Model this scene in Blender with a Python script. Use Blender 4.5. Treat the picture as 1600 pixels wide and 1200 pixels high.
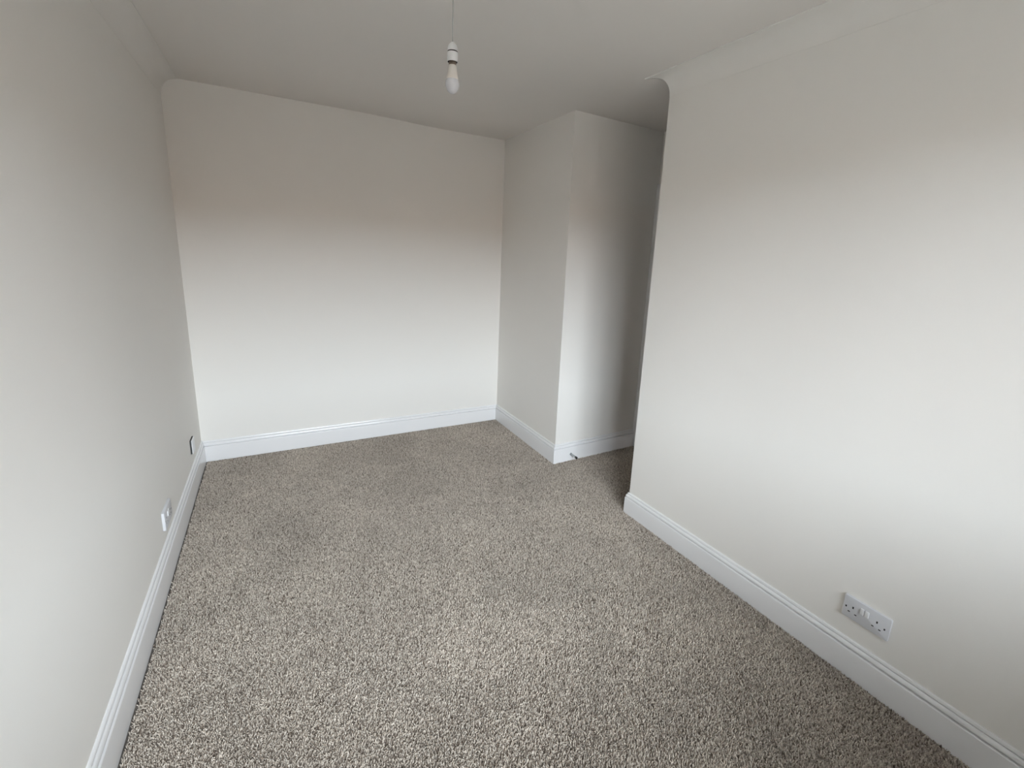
import bpy, bmesh, math, random
from mathutils import Vector, Matrix
random.seed(4)
for o in list(bpy.data.objects): bpy.data.objects.remove(o)
S = bpy.context.scene
COL = S.collection

# ---------------------------------------------------------------- camera
F_PX, YAW, PITCH, ROLL, H_CAM = 705.0, .5214, -.214, .0472, 1.5022
fwd = Vector((math.sin(YAW)*math.cos(PITCH), math.cos(YAW)*math.cos(PITCH), math.sin(PITCH)))
r0 = Vector((math.cos(YAW), -math.sin(YAW), 0)); u0 = r0.cross(fwd)
rt = r0*math.cos(ROLL) + u0*math.sin(ROLL); up = -r0*math.sin(ROLL) + u0*math.cos(ROLL)
cd = bpy.data.cameras.new('camera'); cam = bpy.data.objects.new('camera', cd); COL.objects.link(cam)
cam.matrix_world = Matrix(((rt.x, up.x, -fwd.x, 0), (rt.y, up.y, -fwd.y, 0), (rt.z, up.z, -fwd.z, H_CAM), (0, 0, 0, 1)))
cd.sensor_width = 36; cd.lens = F_PX/1600*36
cd.shift_x = (800-829.49)/1600; cd.shift_y = (550.96-600)/1600
cd.clip_start = .02; cd.clip_end = 500
S.camera = cam

# ---------------------------------------------------------------- light
W = bpy.data.worlds.new('sky'); S.world = W; W.use_nodes = True
bg = W.node_tree.nodes['Background']
bg.inputs[0].default_value = (.875, .92, 1.01, 1)          # overcast sky
bg.inputs[1].default_value = 33.6
S.view_settings.view_transform = 'Standard'; S.view_settings.look = 'None'
S.view_settings.exposure = 0.0; S.view_settings.gamma = 1
S.view_settings.use_curve_mapping = False
WIN = (-.42, 1.50, .93, 2.12)      # x0, x1, z0, z1 of the window opening behind the camera
YB = -.85                          # inner face of the window wall
pl = bpy.data.lights.new('window_portal', 'AREA'); pl.shape = 'RECTANGLE'
pl.size = WIN[1]-WIN[0]; pl.size_y = WIN[3]-WIN[2]; pl.cycles.is_portal = True
po = bpy.data.objects.new('window_portal', pl); COL.objects.link(po)
po.location = ((WIN[0]+WIN[1])/2, YB-.02, (WIN[2]+WIN[3])/2); po.rotation_euler = (math.radians(90), 0, 0)

# ---------------------------------------------------------------- helpers
def obj(name, bm, mat, parent=None, kind=None, smooth=False):
    me = bpy.data.meshes.new(name); bmesh.ops.recalc_face_normals(bm, faces=bm.faces)
    bm.to_mesh(me); bm.free()
    for m in (mat if isinstance(mat, (list, tuple)) else [mat]): me.materials.append(m)
    if smooth:
        for p in me.polygons: p.use_smooth = True
        me.set_sharp_from_angle(angle=math.radians(32))
    o = bpy.data.objects.new(name, me); COL.objects.link(o)
    if parent: o.parent = parent
    if kind: o['kind'] = kind
    return o

def thing(name, label, cat, M):
    o = bpy.data.objects.new(name, None); COL.objects.link(o); o.matrix_world = M
    o.empty_display_size = .05
    o['label'] = label; o['category'] = cat
    return o

def box(bm, x0, x1, y0, y1, z0, z1, bev=0, seg=2):
    vs = [bm.verts.new((x, y, z)) for x in (x0, x1) for y in (y0, y1) for z in (z0, z1)]
    fs = [bm.faces.new([vs[i] for i in q]) for q in ((0,1,3,2), (4,6,7,5), (0,4,5,1), (2,3,7,6), (0,2,6,4), (1,5,7,3))]
    if bev:
        es = list({e for f in fs for e in f.edges})
        bmesh.ops.bevel(bm, geom=es, offset=bev, segments=seg, profile=.5, affect='EDGES')
    return bm

def lathe(bm, prof, n=32, cx=0, cy=0):
    rings = []
    for rr, z in prof:
        if rr < 1e-6: rings.append([bm.verts.new((cx, cy, z))])
        else: rings.append([bm.verts.new((cx+rr*math.cos(2*math.pi*i/n), cy+rr*math.sin(2*math.pi*i/n), z)) for i in range(n)])
    for a, b in zip(rings, rings[1:]):
        for i in range(n):
            j = (i+1) % n
            if len(a) == 1 and len(b) == 1: continue
            if len(a) == 1: bm.faces.new((a[0], b[j], b[i]))
            elif len(b) == 1: bm.faces.new((a[i], a[j], b[0]))
            else: bm.faces.new((a[i], a[j], b[j], b[i]))
    return bm

def grid_wall(bm, P, nu, nv):
    """P(u,v)->point, a subdivided sheet"""
    V = [[bm.verts.new(P(i/nu, j/nv)) for j in range(nv+1)] for i in range(nu+1)]
    for i in range(nu):
        for j in range(nv): bm.faces.new((V[i][j], V[i+1][j], V[i+1][j+1], V[i][j+1]))

def sweep(bm, sec0, sec1):
    a = [bm.verts.new(p) for p in sec0]; b = [bm.verts.new(p) for p in sec1]; n = len(a)
    for i in range(n): bm.faces.new((a[i], a[(i+1) % n], b[(i+1) % n], b[i]))
    bm.faces.new(a); bm.faces.new(b[::-1])

# ---------------------------------------------------------------- materials
def mat(name, col, rough=.5, bump=0, bscale=100, spec=.5, metal=0, var=0, vscale=3, **kw):
    m = bpy.data.materials.new(name); m.use_nodes = True; nt = m.node_tree; b = nt.nodes['Principled BSDF']
    b.inputs['Base Color'].default_value = (*col, 1); b.inputs['Roughness'].default_value = rough
    b.inputs['Specular IOR Level'].default_value = spec; b.inputs['Metallic'].default_value = metal
    for k, v in kw.items(): b.inputs[k.replace('_', ' ')].default_value = v
    tc = nt.nodes.new('ShaderNodeTexCoord')
    if bump:
        n = nt.nodes.new('ShaderNodeTexNoise'); n.inputs['Scale'].default_value = bscale; n.inputs['Detail'].default_value = 3
        nt.links.new(tc.outputs['Object'], n.inputs['Vector'])
        bp = nt.nodes.new('ShaderNodeBump'); bp.inputs['Strength'].default_value = bump; bp.inputs['Distance'].default_value = .001
        nt.links.new(n.outputs['Fac'], bp.inputs['Height']); nt.links.new(bp.outputs['Normal'], b.inputs['Normal'])
    n = nt.nodes.new('ShaderNodeTexNoise'); n.inputs['Scale'].default_value = vscale; n.inputs['Detail'].default_value = 4
    nt.links.new(tc.outputs['Object'], n.inputs['Vector'])
    mx = nt.nodes.new('ShaderNodeMix'); mx.data_type = 'RGBA'
    mx.inputs[6].default_value = (*[c*(1-var) for c in col], 1); mx.inputs[7].default_value = (*[min(1, c*(1+var)) for c in col], 1)
    nt.links.new(n.outputs['Fac'], mx.inputs[0]); nt.links.new(mx.outputs[2], b.inputs['Base Color'])
    return m

M_WALL = mat('wall_emulsion', (.865, .84, .80), .85, bump=.25, bscale=420, spec=.25, var=.012, vscale=2)
M_CEIL = mat('ceiling_emulsion', (.86, .825, .785), .9, bump=.2, bscale=350, spec=.2, var=.01)
M_COVE = M_WALL
M_SKIRT = mat('white_satin_paint', (.87, .865, .87), .15, bump=.04, bscale=60, spec=.5, var=.01)
M_PLAST = mat('white_plastic', (.84, .845, .85), .28, spec=.5, var=.004)
M_PLATE = mat('socket_plate_plastic', (.70, .705, .73), .3, spec=.5, var=.004)
M_DARK = mat('dark_recess', (.012, .011, .010), .7, var=.1)
M_GREYP = mat('painted_gap_shade', (.05, .05, .05), .7, var=.1)
M_LENS = mat('opal_diffuser', (.88, .89, .93), .22, spec=.5, var=.004, Transmission_Weight=.25)
M_BODY = mat('bulb_body', (.80, .765, .71), .35, var=.01)
M_CAP = mat('bulb_cap', (.30, .24, .20), .35, metal=.9, var=.15, vscale=30)
M_CORD = mat('white_flex', (.42, .415, .40), .45, var=.02)
M_STEEL = mat('brushed_steel', (.42, .44, .44), .32, metal=1, var=.1, vscale=60)
M_RUBBER = mat('black_rubber', (.012, .012, .012), .6, var=.1)
M_DOOR = mat('brown_door', (.16, .085, .045), .5, var=.25, vscale=8)  # unseen leaf, brown chosen to tint and dim the passage
M_UPVC = mat('white_upvc', (.86, .87, .88), .3, var=.01)

# ---------------------------------------------------------------- room shell
A = (-.503, YB); B = (-.503, 3.603); C = (1.723, 3.588); D = (1.7295, 2.588); E = (2.52, 2.602)
def xr(y): return 1.824-.0205*y
F = (xr(1.838), 1.838); G = (xr(YB), YB)
def smooth(t): t = max(0, min(1, t)); return t*t*(3-2*t)
def ceil_z(x, y): return 2.417-.027*smooth((x-.5)/1.1)+.013*smooth((y-2.0)/.5)*smooth((x-1.0)/.6)
def wall(name, p, q, bottom=-.01, outward=None):
    bm = bmesh.new(); n = 24
    def P(u, v):
        x = p[0]+(q[0]-p[0])*u; y = p[1]+(q[1]-p[1])*u
        return (x, y, bottom+(ceil_z(x, y)+.001-bottom)*v)
    grid_wall(bm, P, n, 6)
    # give the wall its thickness on the outside
    d = Vector((q[0]-p[0], q[1]-p[1], 0)).normalized(); nn = Vector((-d.y, d.x, 0))*(outward or .1)
    vs = list(bm.verts); r = bmesh.ops.extrude_face_region(bm, geom=list(bm.faces))
    for v in r['geom']:
        if isinstance(v, bmesh.types.BMVert): v.co += nn
    return obj(name, bm, M_WALL, kind='structure')
wall('wall_left', A, B); wall('wall_far', B, C)
wall('wall_recess', C, D, outward=.08); wall('wall_passage', D, E)
# right-hand partition: a solid with a square end
bm = bmesh.new()
def bz(u, y): return xr(y)+(.115 if u else 0)
N = 20
loop = [(xr(YB+(F[1]-YB)*i/N), YB+(F[1]-YB)*i/N) for i in range(N+1)] + [(F[0]+.115, F[1]), (G[0]+.115, YB)]
vb = [bm.verts.new((x, y, -.01)) for x, y in loop]; vt = [bm.verts.new((x, y, ceil_z(x, y)+.001)) for x, y in loop]
for i in range(len(loop)):
    j = (i+1) % len(loop); bm.faces.new((vb[i], vb[j], vt[j], vt[i]))
bm.faces.new(vt)
obj('wall_right', bm, M_WALL, kind='structure')
wall('wall_lobby', (2.52, 1.66), (F[0]+.115, 1.66))
# lobby end wall with the doorway
DX = 2.508; dy0, dy1, dz = 1.765, 2.545, 1.99
bm = bmesh.new()
box(bm, DX, DX+.12, 1.60, dy0, -.01, 2.45); box(bm, DX, DX+.12, dy1, 2.70, -.01, 2.45); box(bm, DX, DX+.12, dy0, dy1, dz, 2.45)
obj('wall_lobby_end', bm, M_WALL, kind='structure')
door = obj('door_1', box(bmesh.new(), DX+.05, DX+.09, dy0+.028, dy1-.028, .012, dz-.028, .002), M_DOOR, kind='structure')
bm = bmesh.new()
box(bm, DX-.0, DX+.12, dy0, dy0+.025, 0, dz); box(bm, DX-.0, DX+.12, dy1-.025, dy1, 0, dz); box(bm, DX, DX+.12, dy0, dy1, dz-.025, dz)
obj('door_frame', bm, M_SKIRT, door)
bm = bmesh.new()
box(bm, DX-.018, DX, dy0-.055, dy0+.012, 0, dz+.055, .003); box(bm, DX-.018, DX, dy1-.012, dy1+.055, 0, dz+.055, .003)
box(bm, DX-.018, DX, dy0+.012, dy1-.012, dz-.012, dz+.055, .003)
obj('architrave', bm, M_SKIRT, door)

# ceiling and floor
bm = bmesh.new(); x0, x1, y0, y1 = -.62, 2.66, YB-.1, 3.75
grid_wall(bm, lambda u, v: (x0+(x1-x0)*u, y0+(y1-y0)*v, ceil_z(x0+(x1-x0)*u, y0+(y1-y0)*v)), 48, 48)
r = bmesh.ops.extrude_face_region(bm, geom=list(bm.faces))
for v in r['geom']:
    if isinstance(v, bmesh.types.BMVert): v.co.z += .1
obj('ceiling', bm, M_CEIL, kind='structure', smooth=True)

# window wall behind the camera
wx0, wx1, wz0, wz1 = WIN; bm = bmesh.new(); T = .28
box(bm, -.62, wx0, YB-T, YB, -.01, 2.45); box(bm, wx1, 2.0, YB-T, YB, -.01, 2.45)
box(bm, wx0, wx1, YB-T, YB, -.01, wz0); box(bm, wx0, wx1, YB-T, YB, wz1, 2.45)
obj('wall_window', bm, M_WALL, kind='structure')
bm = bmesh.new(); yo = YB-.19; fw = .05
mids = [wx0, wx0+(wx1-wx0)/3, wx0+2*(wx1-wx0)/3, wx1]
box(bm, wx0, wx1, yo-.06, yo, wz0, wz0+fw); box(bm, wx0, wx1, yo-.06, yo, wz1-fw, wz1)
for k, mx_ in enumerate(mids):
    a = mx_ if k == 0 else (mx_-fw if k == 3 else mx_-fw/2)
    box(bm, a, a+fw, yo-.06, yo, wz0+fw, wz1-fw)
win = obj('window_1', bm, M_UPVC, kind='structure')
mg = bpy.data.materials.new('window_glass'); mg.use_nodes = True; nt = mg.node_tree; nt.nodes.clear()
ou = nt.nodes.new('ShaderNodeOutputMaterial'); mixs = nt.nodes.new('ShaderNodeMixShader'); tr = nt.nodes.new('ShaderNodeBsdfTransparent')
gl = nt.nodes.new('ShaderNodeBsdfGlossy'); gl.inputs['Roughness'].default_value = .02; fr = nt.nodes.new('ShaderNodeFresnel')
tr.inputs[0].default_value = (.94, .96, .95, 1)
nt.links.new(fr.outputs[0], mixs.inputs[0]); nt.links.new(tr.outputs[0], mixs.inputs[1]); nt.links.new(gl.outputs[0], mixs.inputs[2]); nt.links.new(mixs.outputs[0], ou.inputs[0])
for k in range(3):
    obj('pane', box(bmesh.new(), mids[k]+.02, mids[k+1]-.02, yo-.034, yo-.028, wz0+.03, wz1-.03), mg, win)
obj('window_sill', box(bmesh.new(), wx0-.06, wx1+.06, yo, YB+.07, wz0-.025, wz0, .005), M_SKIRT, win)

# coving: quarter-round plaster cove on the two side walls
def cove(name, pts, proj, drop, skew=0):
    bm = bmesh.new(); secs = []
    for k, (x, y, s) in enumerate(pts):     # s = +1 room lies to +x
        zc = ceil_z(x+s*proj, y)+.001; L = []
        arc = [(0, drop+.003), (.0012, drop+.003), (.0015, drop)]
        for i in range(13):
            t = math.pi/2*i/12
            arc.append((.0015+(proj-.0015)*(1-math.cos(t)), drop-(drop-.005)*math.sin(t)))
        arc += [(proj, 0), (0, 0)]
        for u, w in arc:
            yy = y + (skew*(u/proj)**3 if k == len(pts)-1 else 0)
            L.append((x+s*u - (.002*s if u == 0 else 0), yy, (zc if w else ceil_z(x+s*u, yy)+.002)-w))
        secs.append([bm.verts.new(p) for p in L])
    n = len(secs[0])
    for a, b in zip(secs, secs[1:]):
        for i in range(n): bm.faces.new((a[i], a[(i+1) % n], b[(i+1) % n], b[i]))
    bm.faces.new(secs[0]); bm.faces.new(secs[-1][::-1])
    return obj(name, bm, M_COVE, kind='structure', smooth=True)
cove('trim_1', [(A[0], YB+(B[1]-YB)*i/16, 1) for i in range(17)], .082, .105)
cove('trim_2', [(xr(YB+(F[1]-YB)*i/16), YB+(F[1]-YB)*i/16, -1) for i in range(17)], .098, .085, skew=.085)

# skirting boards
PROF = [(0, -.004), (.018, -.004), (.018, .1035), (.0176, .1060), (.0164, .1078), (.0145, .1084), (.0060, .1088), (.0060, .1136), (.0142, .1140),
        (.0148, .1160), (.0145, .1200), (.0130, .1255), (.0108, .1296), (.0090, .1312), (.0035, .1314), (.0035, .1334), (.0080, .1338), (.0078, .139), (.0060, .1430), (.0030, .145), (0, .145)]
def skirting(name, p, q, m0, m1, h0=.145, h1=None, parent=None, kind='structure'):
    h1 = h1 or h0; secs = []
    for pt, m, h in ((p, m0, h0), (q, m1, h1)):
        s = h/.145
        secs.append([(pt[0]+u*m[0], pt[1]+u*m[1], z*s) for u, z in PROF])
    bm = bmesh.new(); sweep(bm, *secs)
    return obj(name, bm, M_SKIRT, parent, kind=kind, smooth=True)
skirting('baseboard_left', A, (A[0], 2.402), (1, 0), (1, 0), .157)
skirting('baseboard_left', (A[0]-.0004, 2.4035), B, (1, 0), (1, -1), .157, .150)
skirting('baseboard_far', B, C, (1, -1), (-1, -1), .146, .138)
skirting('baseboard_recess', C, D, (-1, -1), (-1, -1), .138, .142)
skirting('baseboard_passage', D, (DX-.018, E[1]), (-1, -1), (0, -1), .142, .145)
skirting('baseboard_right', F, (xr(.9), .9), (-1, 1), (-1, 0), .131, .141)
skirting('baseboard_right', (xr(.9), .9), G, (-1, 0), (-1, 0), .141, .150)
skirting('baseboard_partition_end', F, (F[0]+.115, F[1]), (-1, 1), (0, 1), .131)

# ---------------------------------------------------------------- floor and carpet
def poly(bm, pts, z):
    return bm.faces.new([bm.verts.new((x, y, z)) for x, y in pts])
outline = [(-.503, YB), (xr(YB), YB), F, (F[0]+.115, F[1]), (F[0]+.115, 1.66), (DX+.05, 1.66), (DX+.05, E[1]), D, C, B]
bm = bmesh.new(); box(bm, -.62, 2.66, YB-.28, 3.75, -.12, -.012)
obj('floor', bm, mat('floor_backing', (.2, .18, .16), .9, var=.1), kind='structure')

# twist pile: small curled tufts set over a backing sheet by geometry nodes
mc = bpy.data.materials.new('carpet_pile'); mc.use_nodes = True; nt = mc.node_tree; b = nt.nodes['Principled BSDF']
b.inputs['Roughness'].default_value = .95; b.inputs['Specular IOR Level'].default_value = .1
oi = nt.nodes.new('ShaderNodeObjectInfo'); geo = nt.nodes.new('ShaderNodeNewGeometry')
cr = nt.nodes.new('ShaderNodeValToRGB'); nt.links.new(oi.outputs['Random'], cr.inputs[0])
E_ = cr.color_ramp.elements
for pos, c in ((0, (.16, .125, .098)), (.22, (.42, .362, .305)), (.6, (.60, .530, .455)), (1, (.80, .725, .64))):
    if pos in (0, 1): e = E_[0 if pos == 0 else 1] if pos == 0 else E_[-1]
    else: e = E_.new(pos)
    e.position = pos; e.color = (*c, 1)
ns = nt.nodes.new('ShaderNodeTexNoise'); ns.inputs['Scale'].default_value = 2.3; ns.inputs['Detail'].default_value = 4; ns.inputs['Distortion'].default_value = .8
nt.links.new(geo.outputs['Position'], ns.inputs['Vector'])
mr = nt.nodes.new('ShaderNodeMapRange'); mr.inputs[1].default_value = .3; mr.inputs[2].default_value = .7; mr.inputs[3].default_value = .89; mr.inputs[4].default_value = 1.10
nt.links.new(ns.outputs['Fac'], mr.inputs[0])
mu = nt.nodes.new('ShaderNodeVectorMath'); mu.operation = 'SCALE'
nt.links.new(cr.outputs[0], mu.inputs[0]); nt.links.new(mr.outputs[0], mu.inputs[3]); nt.links.new(mu.outputs[0], b.inputs['Base Color'])

bm = bmesh.new()                       # one tuft, a leaning, curled, blunt strand
nseg, nr = 4, 5; rings = []
for k in range(nseg):
    t = k/(nseg-1); rad = (.0013, .0017, .0015, .0007)[k]
    cx_ = .0027*t*t; cy_ = .0011*math.sin(t*2.6)
    rings.append([bm.verts.new((cx_+rad*math.cos(2*math.pi*i/nr+t), cy_+rad*math.sin(2*math.pi*i/nr+t), -.0005+.0105*t)) for i in range(nr)])
for a, c in zip(rings, rings[1:]):
    for i in range(nr): bm.faces.new((a[i], a[(i+1) % nr], c[(i+1) % nr], c[i]))
bm.faces.new(rings[-1])
tuft_me = bpy.data.meshes.new('tuft'); bm.to_mesh(tuft_me); bm.free(); tuft_me.materials.append(mc)
for p in tuft_me.polygons: p.use_smooth = True
tuft = bpy.data.objects.new('tuft', tuft_me)      # not linked: only read by the node tree

bm = bmesh.new(); g_, e_ = .0245, .0195
outline = [(-.503+g_, YB+.002), (xr(YB)-e_, YB+.002), (F[0]-e_, F[1]+e_), (F[0]+.115, F[1]+e_), (F[0]+.115, 1.662), (DX+.04, 1.662), (DX+.04, E[1]-e_), (D[0]-e_, D[1]-e_), (C[0]-e_, C[1]-g_), (-.503+g_, B[1]-g_)]
face = poly(bm, outline, -.009); bmesh.ops.triangulate(bm, faces=[face])
carpet = obj('carpet', bm, mat('carpet_backing', (.34, .29, .25), .95, var=.2, vscale=200), kind='stuff')
carpet['label'] = 'beige-brown flecked twist-pile carpet fitted wall to wall over the floor'; carpet['category'] = 'carpet'
ng = bpy.data.node_groups.new('pile', 'GeometryNodeTree')
ng.interface.new_socket('Geometry', in_out='INPUT', socket_type='NodeSocketGeometry'); ng.interface.new_socket('Geometry', in_out='OUTPUT', socket_type='NodeSocketGeometry')
nd = ng.nodes; lk = ng.links
gi = nd.new('NodeGroupInput'); go = nd.new('NodeGroupOutput')
dp = nd.new('GeometryNodeDistributePointsOnFaces'); dp.distribute_method = 'POISSON'
dp.inputs['Distance Min'].default_value = .0025; dp.inputs['Density Max'].default_value = 115000
inst = nd.new('GeometryNodeInstanceOnPoints'); oin = nd.new('GeometryNodeObjectInfo'); oin.inputs[0].default_value = tuft
rr = nd.new('FunctionNodeRandomValue'); rr.data_type = 'FLOAT_VECTOR'
rr.inputs[0].default_value = (-.45, -.45, 0); rr.inputs[1].default_value = (.45, .45, 6.283)
rs = nd.new('FunctionNodeRandomValue'); rs.data_type = 'FLOAT'; rs.inputs[2].default_value = .8; rs.inputs[3].default_value = 1.25
jg = nd.new('GeometryNodeJoinGeometry')
lk.new(gi.outputs[0], dp.inputs['Mesh']); lk.new(dp.outputs['Points'], inst.inputs['Points']); lk.new(oin.outputs['Geometry'], inst.inputs['Instance'])
lk.new(rr.outputs[0], inst.inputs['Rotation']); lk.new(rs.outputs[1], inst.inputs['Scale'])
lk.new(inst.outputs[0], jg.inputs[0]); lk.new(gi.outputs[0], jg.inputs[0]); lk.new(jg.outputs[0], go.inputs[0])
md = carpet.modifiers.new('pile', 'NODES'); md.node_group = ng

# ---------------------------------------------------------------- pendant lamp
LX, LY = .603, 1.704
zc = ceil_z(LX, LY)
lamp = thing('pendant_lamp', 'bare bulb in a white plastic holder hanging on a thin white flex from the ceiling', 'lamp', Matrix.Translation((LX, LY, zc)))
def lz(L): return [(r_, z-zc) for r_, z in L]
obj('ceiling_rose', lathe(bmesh.new(), lz([(0, zc+.002), (.036, zc+.002), (.036, zc-.008), (.030, zc-.016), (.012, zc-.020), (.006, zc-.024), (0, zc-.024)])), M_PLAST, lamp, smooth=True)
obj('cord', lathe(bmesh.new(), lz([(.0017, zc-.02), (.0017, 2.2150)]), 10), M_CORD, lamp, smooth=True)
HT, HB = 2.2185, 2.1545
hold = obj('lamp_holder', lathe(bmesh.new(), lz([(.0018, HT), (.005, HT-.0015), (.0090, HT-.005), (.0135, HT-.010), (.0165, HT-.017), (.0180, HT-.027), (.0182, HT-.0300), (.0150, HT-.0305), (.0150, HT-.0335),
      (.0186, HT-.0340), (.0190, HT-.038), (.0190, HB+.002), (.0186, HB), (.0172, HB), (.0170, HB+.014), (0, HB+.014)])), M_PLAST, lamp, smooth=True)
obj('opening_shade', lathe(bmesh.new(), lz([(.0171, HB+.001), (.0168, HB-.0004), (.0140, HB+.0004), (.0135, HB+.009)])), M_DARK, hold, smooth=True)  # dark ring across the holder mouth, shade inside it put into the colour
obj('seam', lathe(bmesh.new(), lz([(.0176, HT-.0300), (.0178, HT-.0304), (.0178, HT-.0336), (.0176, HT-.0340)])), M_DARK, hold, smooth=True)
bulb = obj('light_bulb', lathe(bmesh.new(), lz([(.0125, HB-.010), (.0142, HB-.0115), (.0150, HB-.016), (.0160, HB-.028), (.0180, HB-.040), (.0205, HB-.051), (.0220, HB-.057)])), M_BODY, lamp, smooth=True)
obj('bulb_cap', lathe(bmesh.new(), lz([(.0125, HB+.010), (.0128, HB-.002), (.0135, HB-.0030), (.0135, HB-.0045), (.0128, HB-.0055), (.0128, HB-.0115)])), M_CAP, bulb, smooth=True)
dome = [(.0220, HB-.057), (.0238, HB-.0625)]
for i in range(0, 13):
    t = i/12*math.pi/2; dome.append((.0250*math.cos(t), HB-.0700-.0325*math.sin(t)))
obj('diffuser', lathe(bmesh.new(), lz(dome)), M_LENS, bulb, smooth=True)

# ---------------------------------------------------------------- wall plates
def plate_frame(y, z, side):
    """local x runs along the wall (to the viewer's right), local z up, local -y out of the wall"""
    if side == 'R':     # wall on the right, seen facing +x
        ang = math.atan(.0205); x = xr(y); return Matrix.Translation((x, y, z)) @ Matrix.Rotation(-math.pi/2+ang, 4, 'Z')
    return Matrix.Translation((-.503, y, z)) @ Matrix.Rotation(math.pi/2, 4, 'Z')
def rounded_plate(bm, w, h, y0, y1, r=.004, bev=.0022):
    pts = []
    for cx_, cz_, a0 in ((w/2-r, h/2-r, 0), (-w/2+r, h/2-r, 90), (-w/2+r, -h/2+r, 180), (w/2-r, -h/2+r, 270)):
        for i in range(5):
            a = math.radians(a0+22.5*i); pts.append((cx_+r*math.cos(a), cz_+r*math.sin(a)))
    prev = None; rings = []
    for sc, y in ((0, y1), (0, y0+bev), (bev*.35, y0+bev*.3), (bev, y0)):
        rings.append([bm.verts.new((x*(1-2*sc/w), y, z*(1-2*sc/h))) for x, z in pts])
    n = len(pts)
    for a, c in zip(rings, rings[1:]):
        for i in range(n): bm.faces.new((a[i], a[(i+1) % n], c[(i+1) % n], c[i]))
    bm.faces.new(rings[-1]); bm.faces.new(rings[0][::-1])
    return bm
def socket(label, M, group=None, depth=.0095):
    t = thing('double_socket', label, 'socket', M)
    obj('plate', rounded_plate(bmesh.new(), .150, .087, -depth, -.0005), M_PLATE, t, smooth=True)
    d = depth
    for k, cx_ in enumerate((-.042, .0355)):
        # British three-pin outlet: a tall earth slot above two flat live slots
        for hx, hz, hw, hh in ((cx_, .0055, .0046, .0085), (cx_-.0108, -.0165, .0072, .0040), (cx_+.0112, -.0175, .0072, .0040)):
            bm = bmesh.new(); box(bm, hx-hw/2, hx+hw/2, -d-.00025, -d+.002, hz-hh/2, hz+hh/2)
            obj('pin_hole', bm, M_DARK, t)
    for sxx in (-.0132, .0026):            # rocker switches, side by side near the middle
        bm = bmesh.new(); box(bm, sxx-.0060, sxx+.0060, -d-.0034, -d+.001, -.0008, .0240, .0012)
        obj('rocker_switch', bm, M_PLAST, t, smooth=True)
    for sx, sz in ((-.0645, -.0015), (.0600, -.004)):
        bm = bmesh.new(); box(bm, sx-.0024, sx+.0024, -d-.00025, -d+.002, sz-.0036, sz+.0036)
        obj('screw_hole', bm, M_DARK, t)
    return t
def lathe_y(x, z, r_, y):
    bm = bmesh.new(); lathe(bm, [(0, .0006), (r_*.8, .0006), (r_, 0), (r_, -.001)], 16)
    bmesh.ops.rotate(bm, verts=bm.verts, cent=(0, 0, 0), matrix=Matrix.Rotation(math.pi/2, 3, 'X'))
    bmesh.ops.translate(bm, verts=bm.verts, vec=(x, y, z))
    return bm
socket('white double socket with two rocker switches low on the right wall', plate_frame(.598, .2675, 'R'))
socket('white double socket low on the left wall, nearer the camera', plate_frame(2.428, .256, 'L'), depth=.0115)
t = thing('wall_plate', 'small square white plate, dark gap behind it, on left wall near far corner', 'wall plate', plate_frame(3.235, .268, 'L'))
obj('gap_shade', box(bmesh.new(), -.0425, .0425, -.0085, -.0003, -.0425, .0425), M_GREYP, t)  # near-black block, paints the shadow in the gap behind the plate
obj('plate', rounded_plate(bmesh.new(), .086, .086, -.0125, -.0085), M_PLAST, t, smooth=True)

# ---------------------------------------------------------------- door stop
t = thing('door_stop', 'short steel door stop with black rubber tip sticking out of the passage skirting', 'door stop',
          Matrix.Translation((1.866, 2.5725, .05)) @ Matrix.Rotation(math.pi/2, 4, 'X'))
obj('flange', lathe(bmesh.new(), [(0, .0), (.0100, .0), (.0100, .0025), (.008, .0035), (0, .0035)], 20), M_STEEL, t, smooth=True)
obj('rod', lathe(bmesh.new(), [(.0072, .003), (.0072, .062), (0, .062)], 16), M_STEEL, t, smooth=True)
obj('rubber_tip', lathe(bmesh.new(), [(.0070, .060), (.0088, .061), (.0090, .075), (.0075, .079), (0, .079)], 20), M_RUBBER, t, smooth=True)

# ---------------------------------------------------------------- outside the window
bm = bmesh.new(); box(bm, -60, 60, -80, YB-.4, -3.0, -2.8)
g = obj('ground_outside', bm, mat('paving_outside', (.15, .14, .125), .9, var=.3, vscale=1), kind='structure')

# unseen terrace, added across the road to cut off the lowest sky
bm = bmesh.new()
for i in range(-3, 4):
    x = i*9.0; box(bm, x-4.3, x+4.3, -34, -26, -3, 2.3)
    vs = [bm.verts.new(p) for p in ((x-4.5, -34.3, 2.3), (x+4.5, -34.3, 2.3), (x+4.5, -25.7, 2.3), (x-4.5, -25.7, 2.3), (x-4.5, -30, 4.3), (x+4.5, -30, 4.3))]
    for q in ((0, 1, 5, 4), (3, 4, 5, 2), (0, 4, 3), (1, 2, 5), (0, 3, 2, 1)): bm.faces.new([vs[k] for k in q])
obj('added_terrace', bm, mat('brickwork', (.24, .17, .13), .9, var=.2, vscale=2), kind='structure')
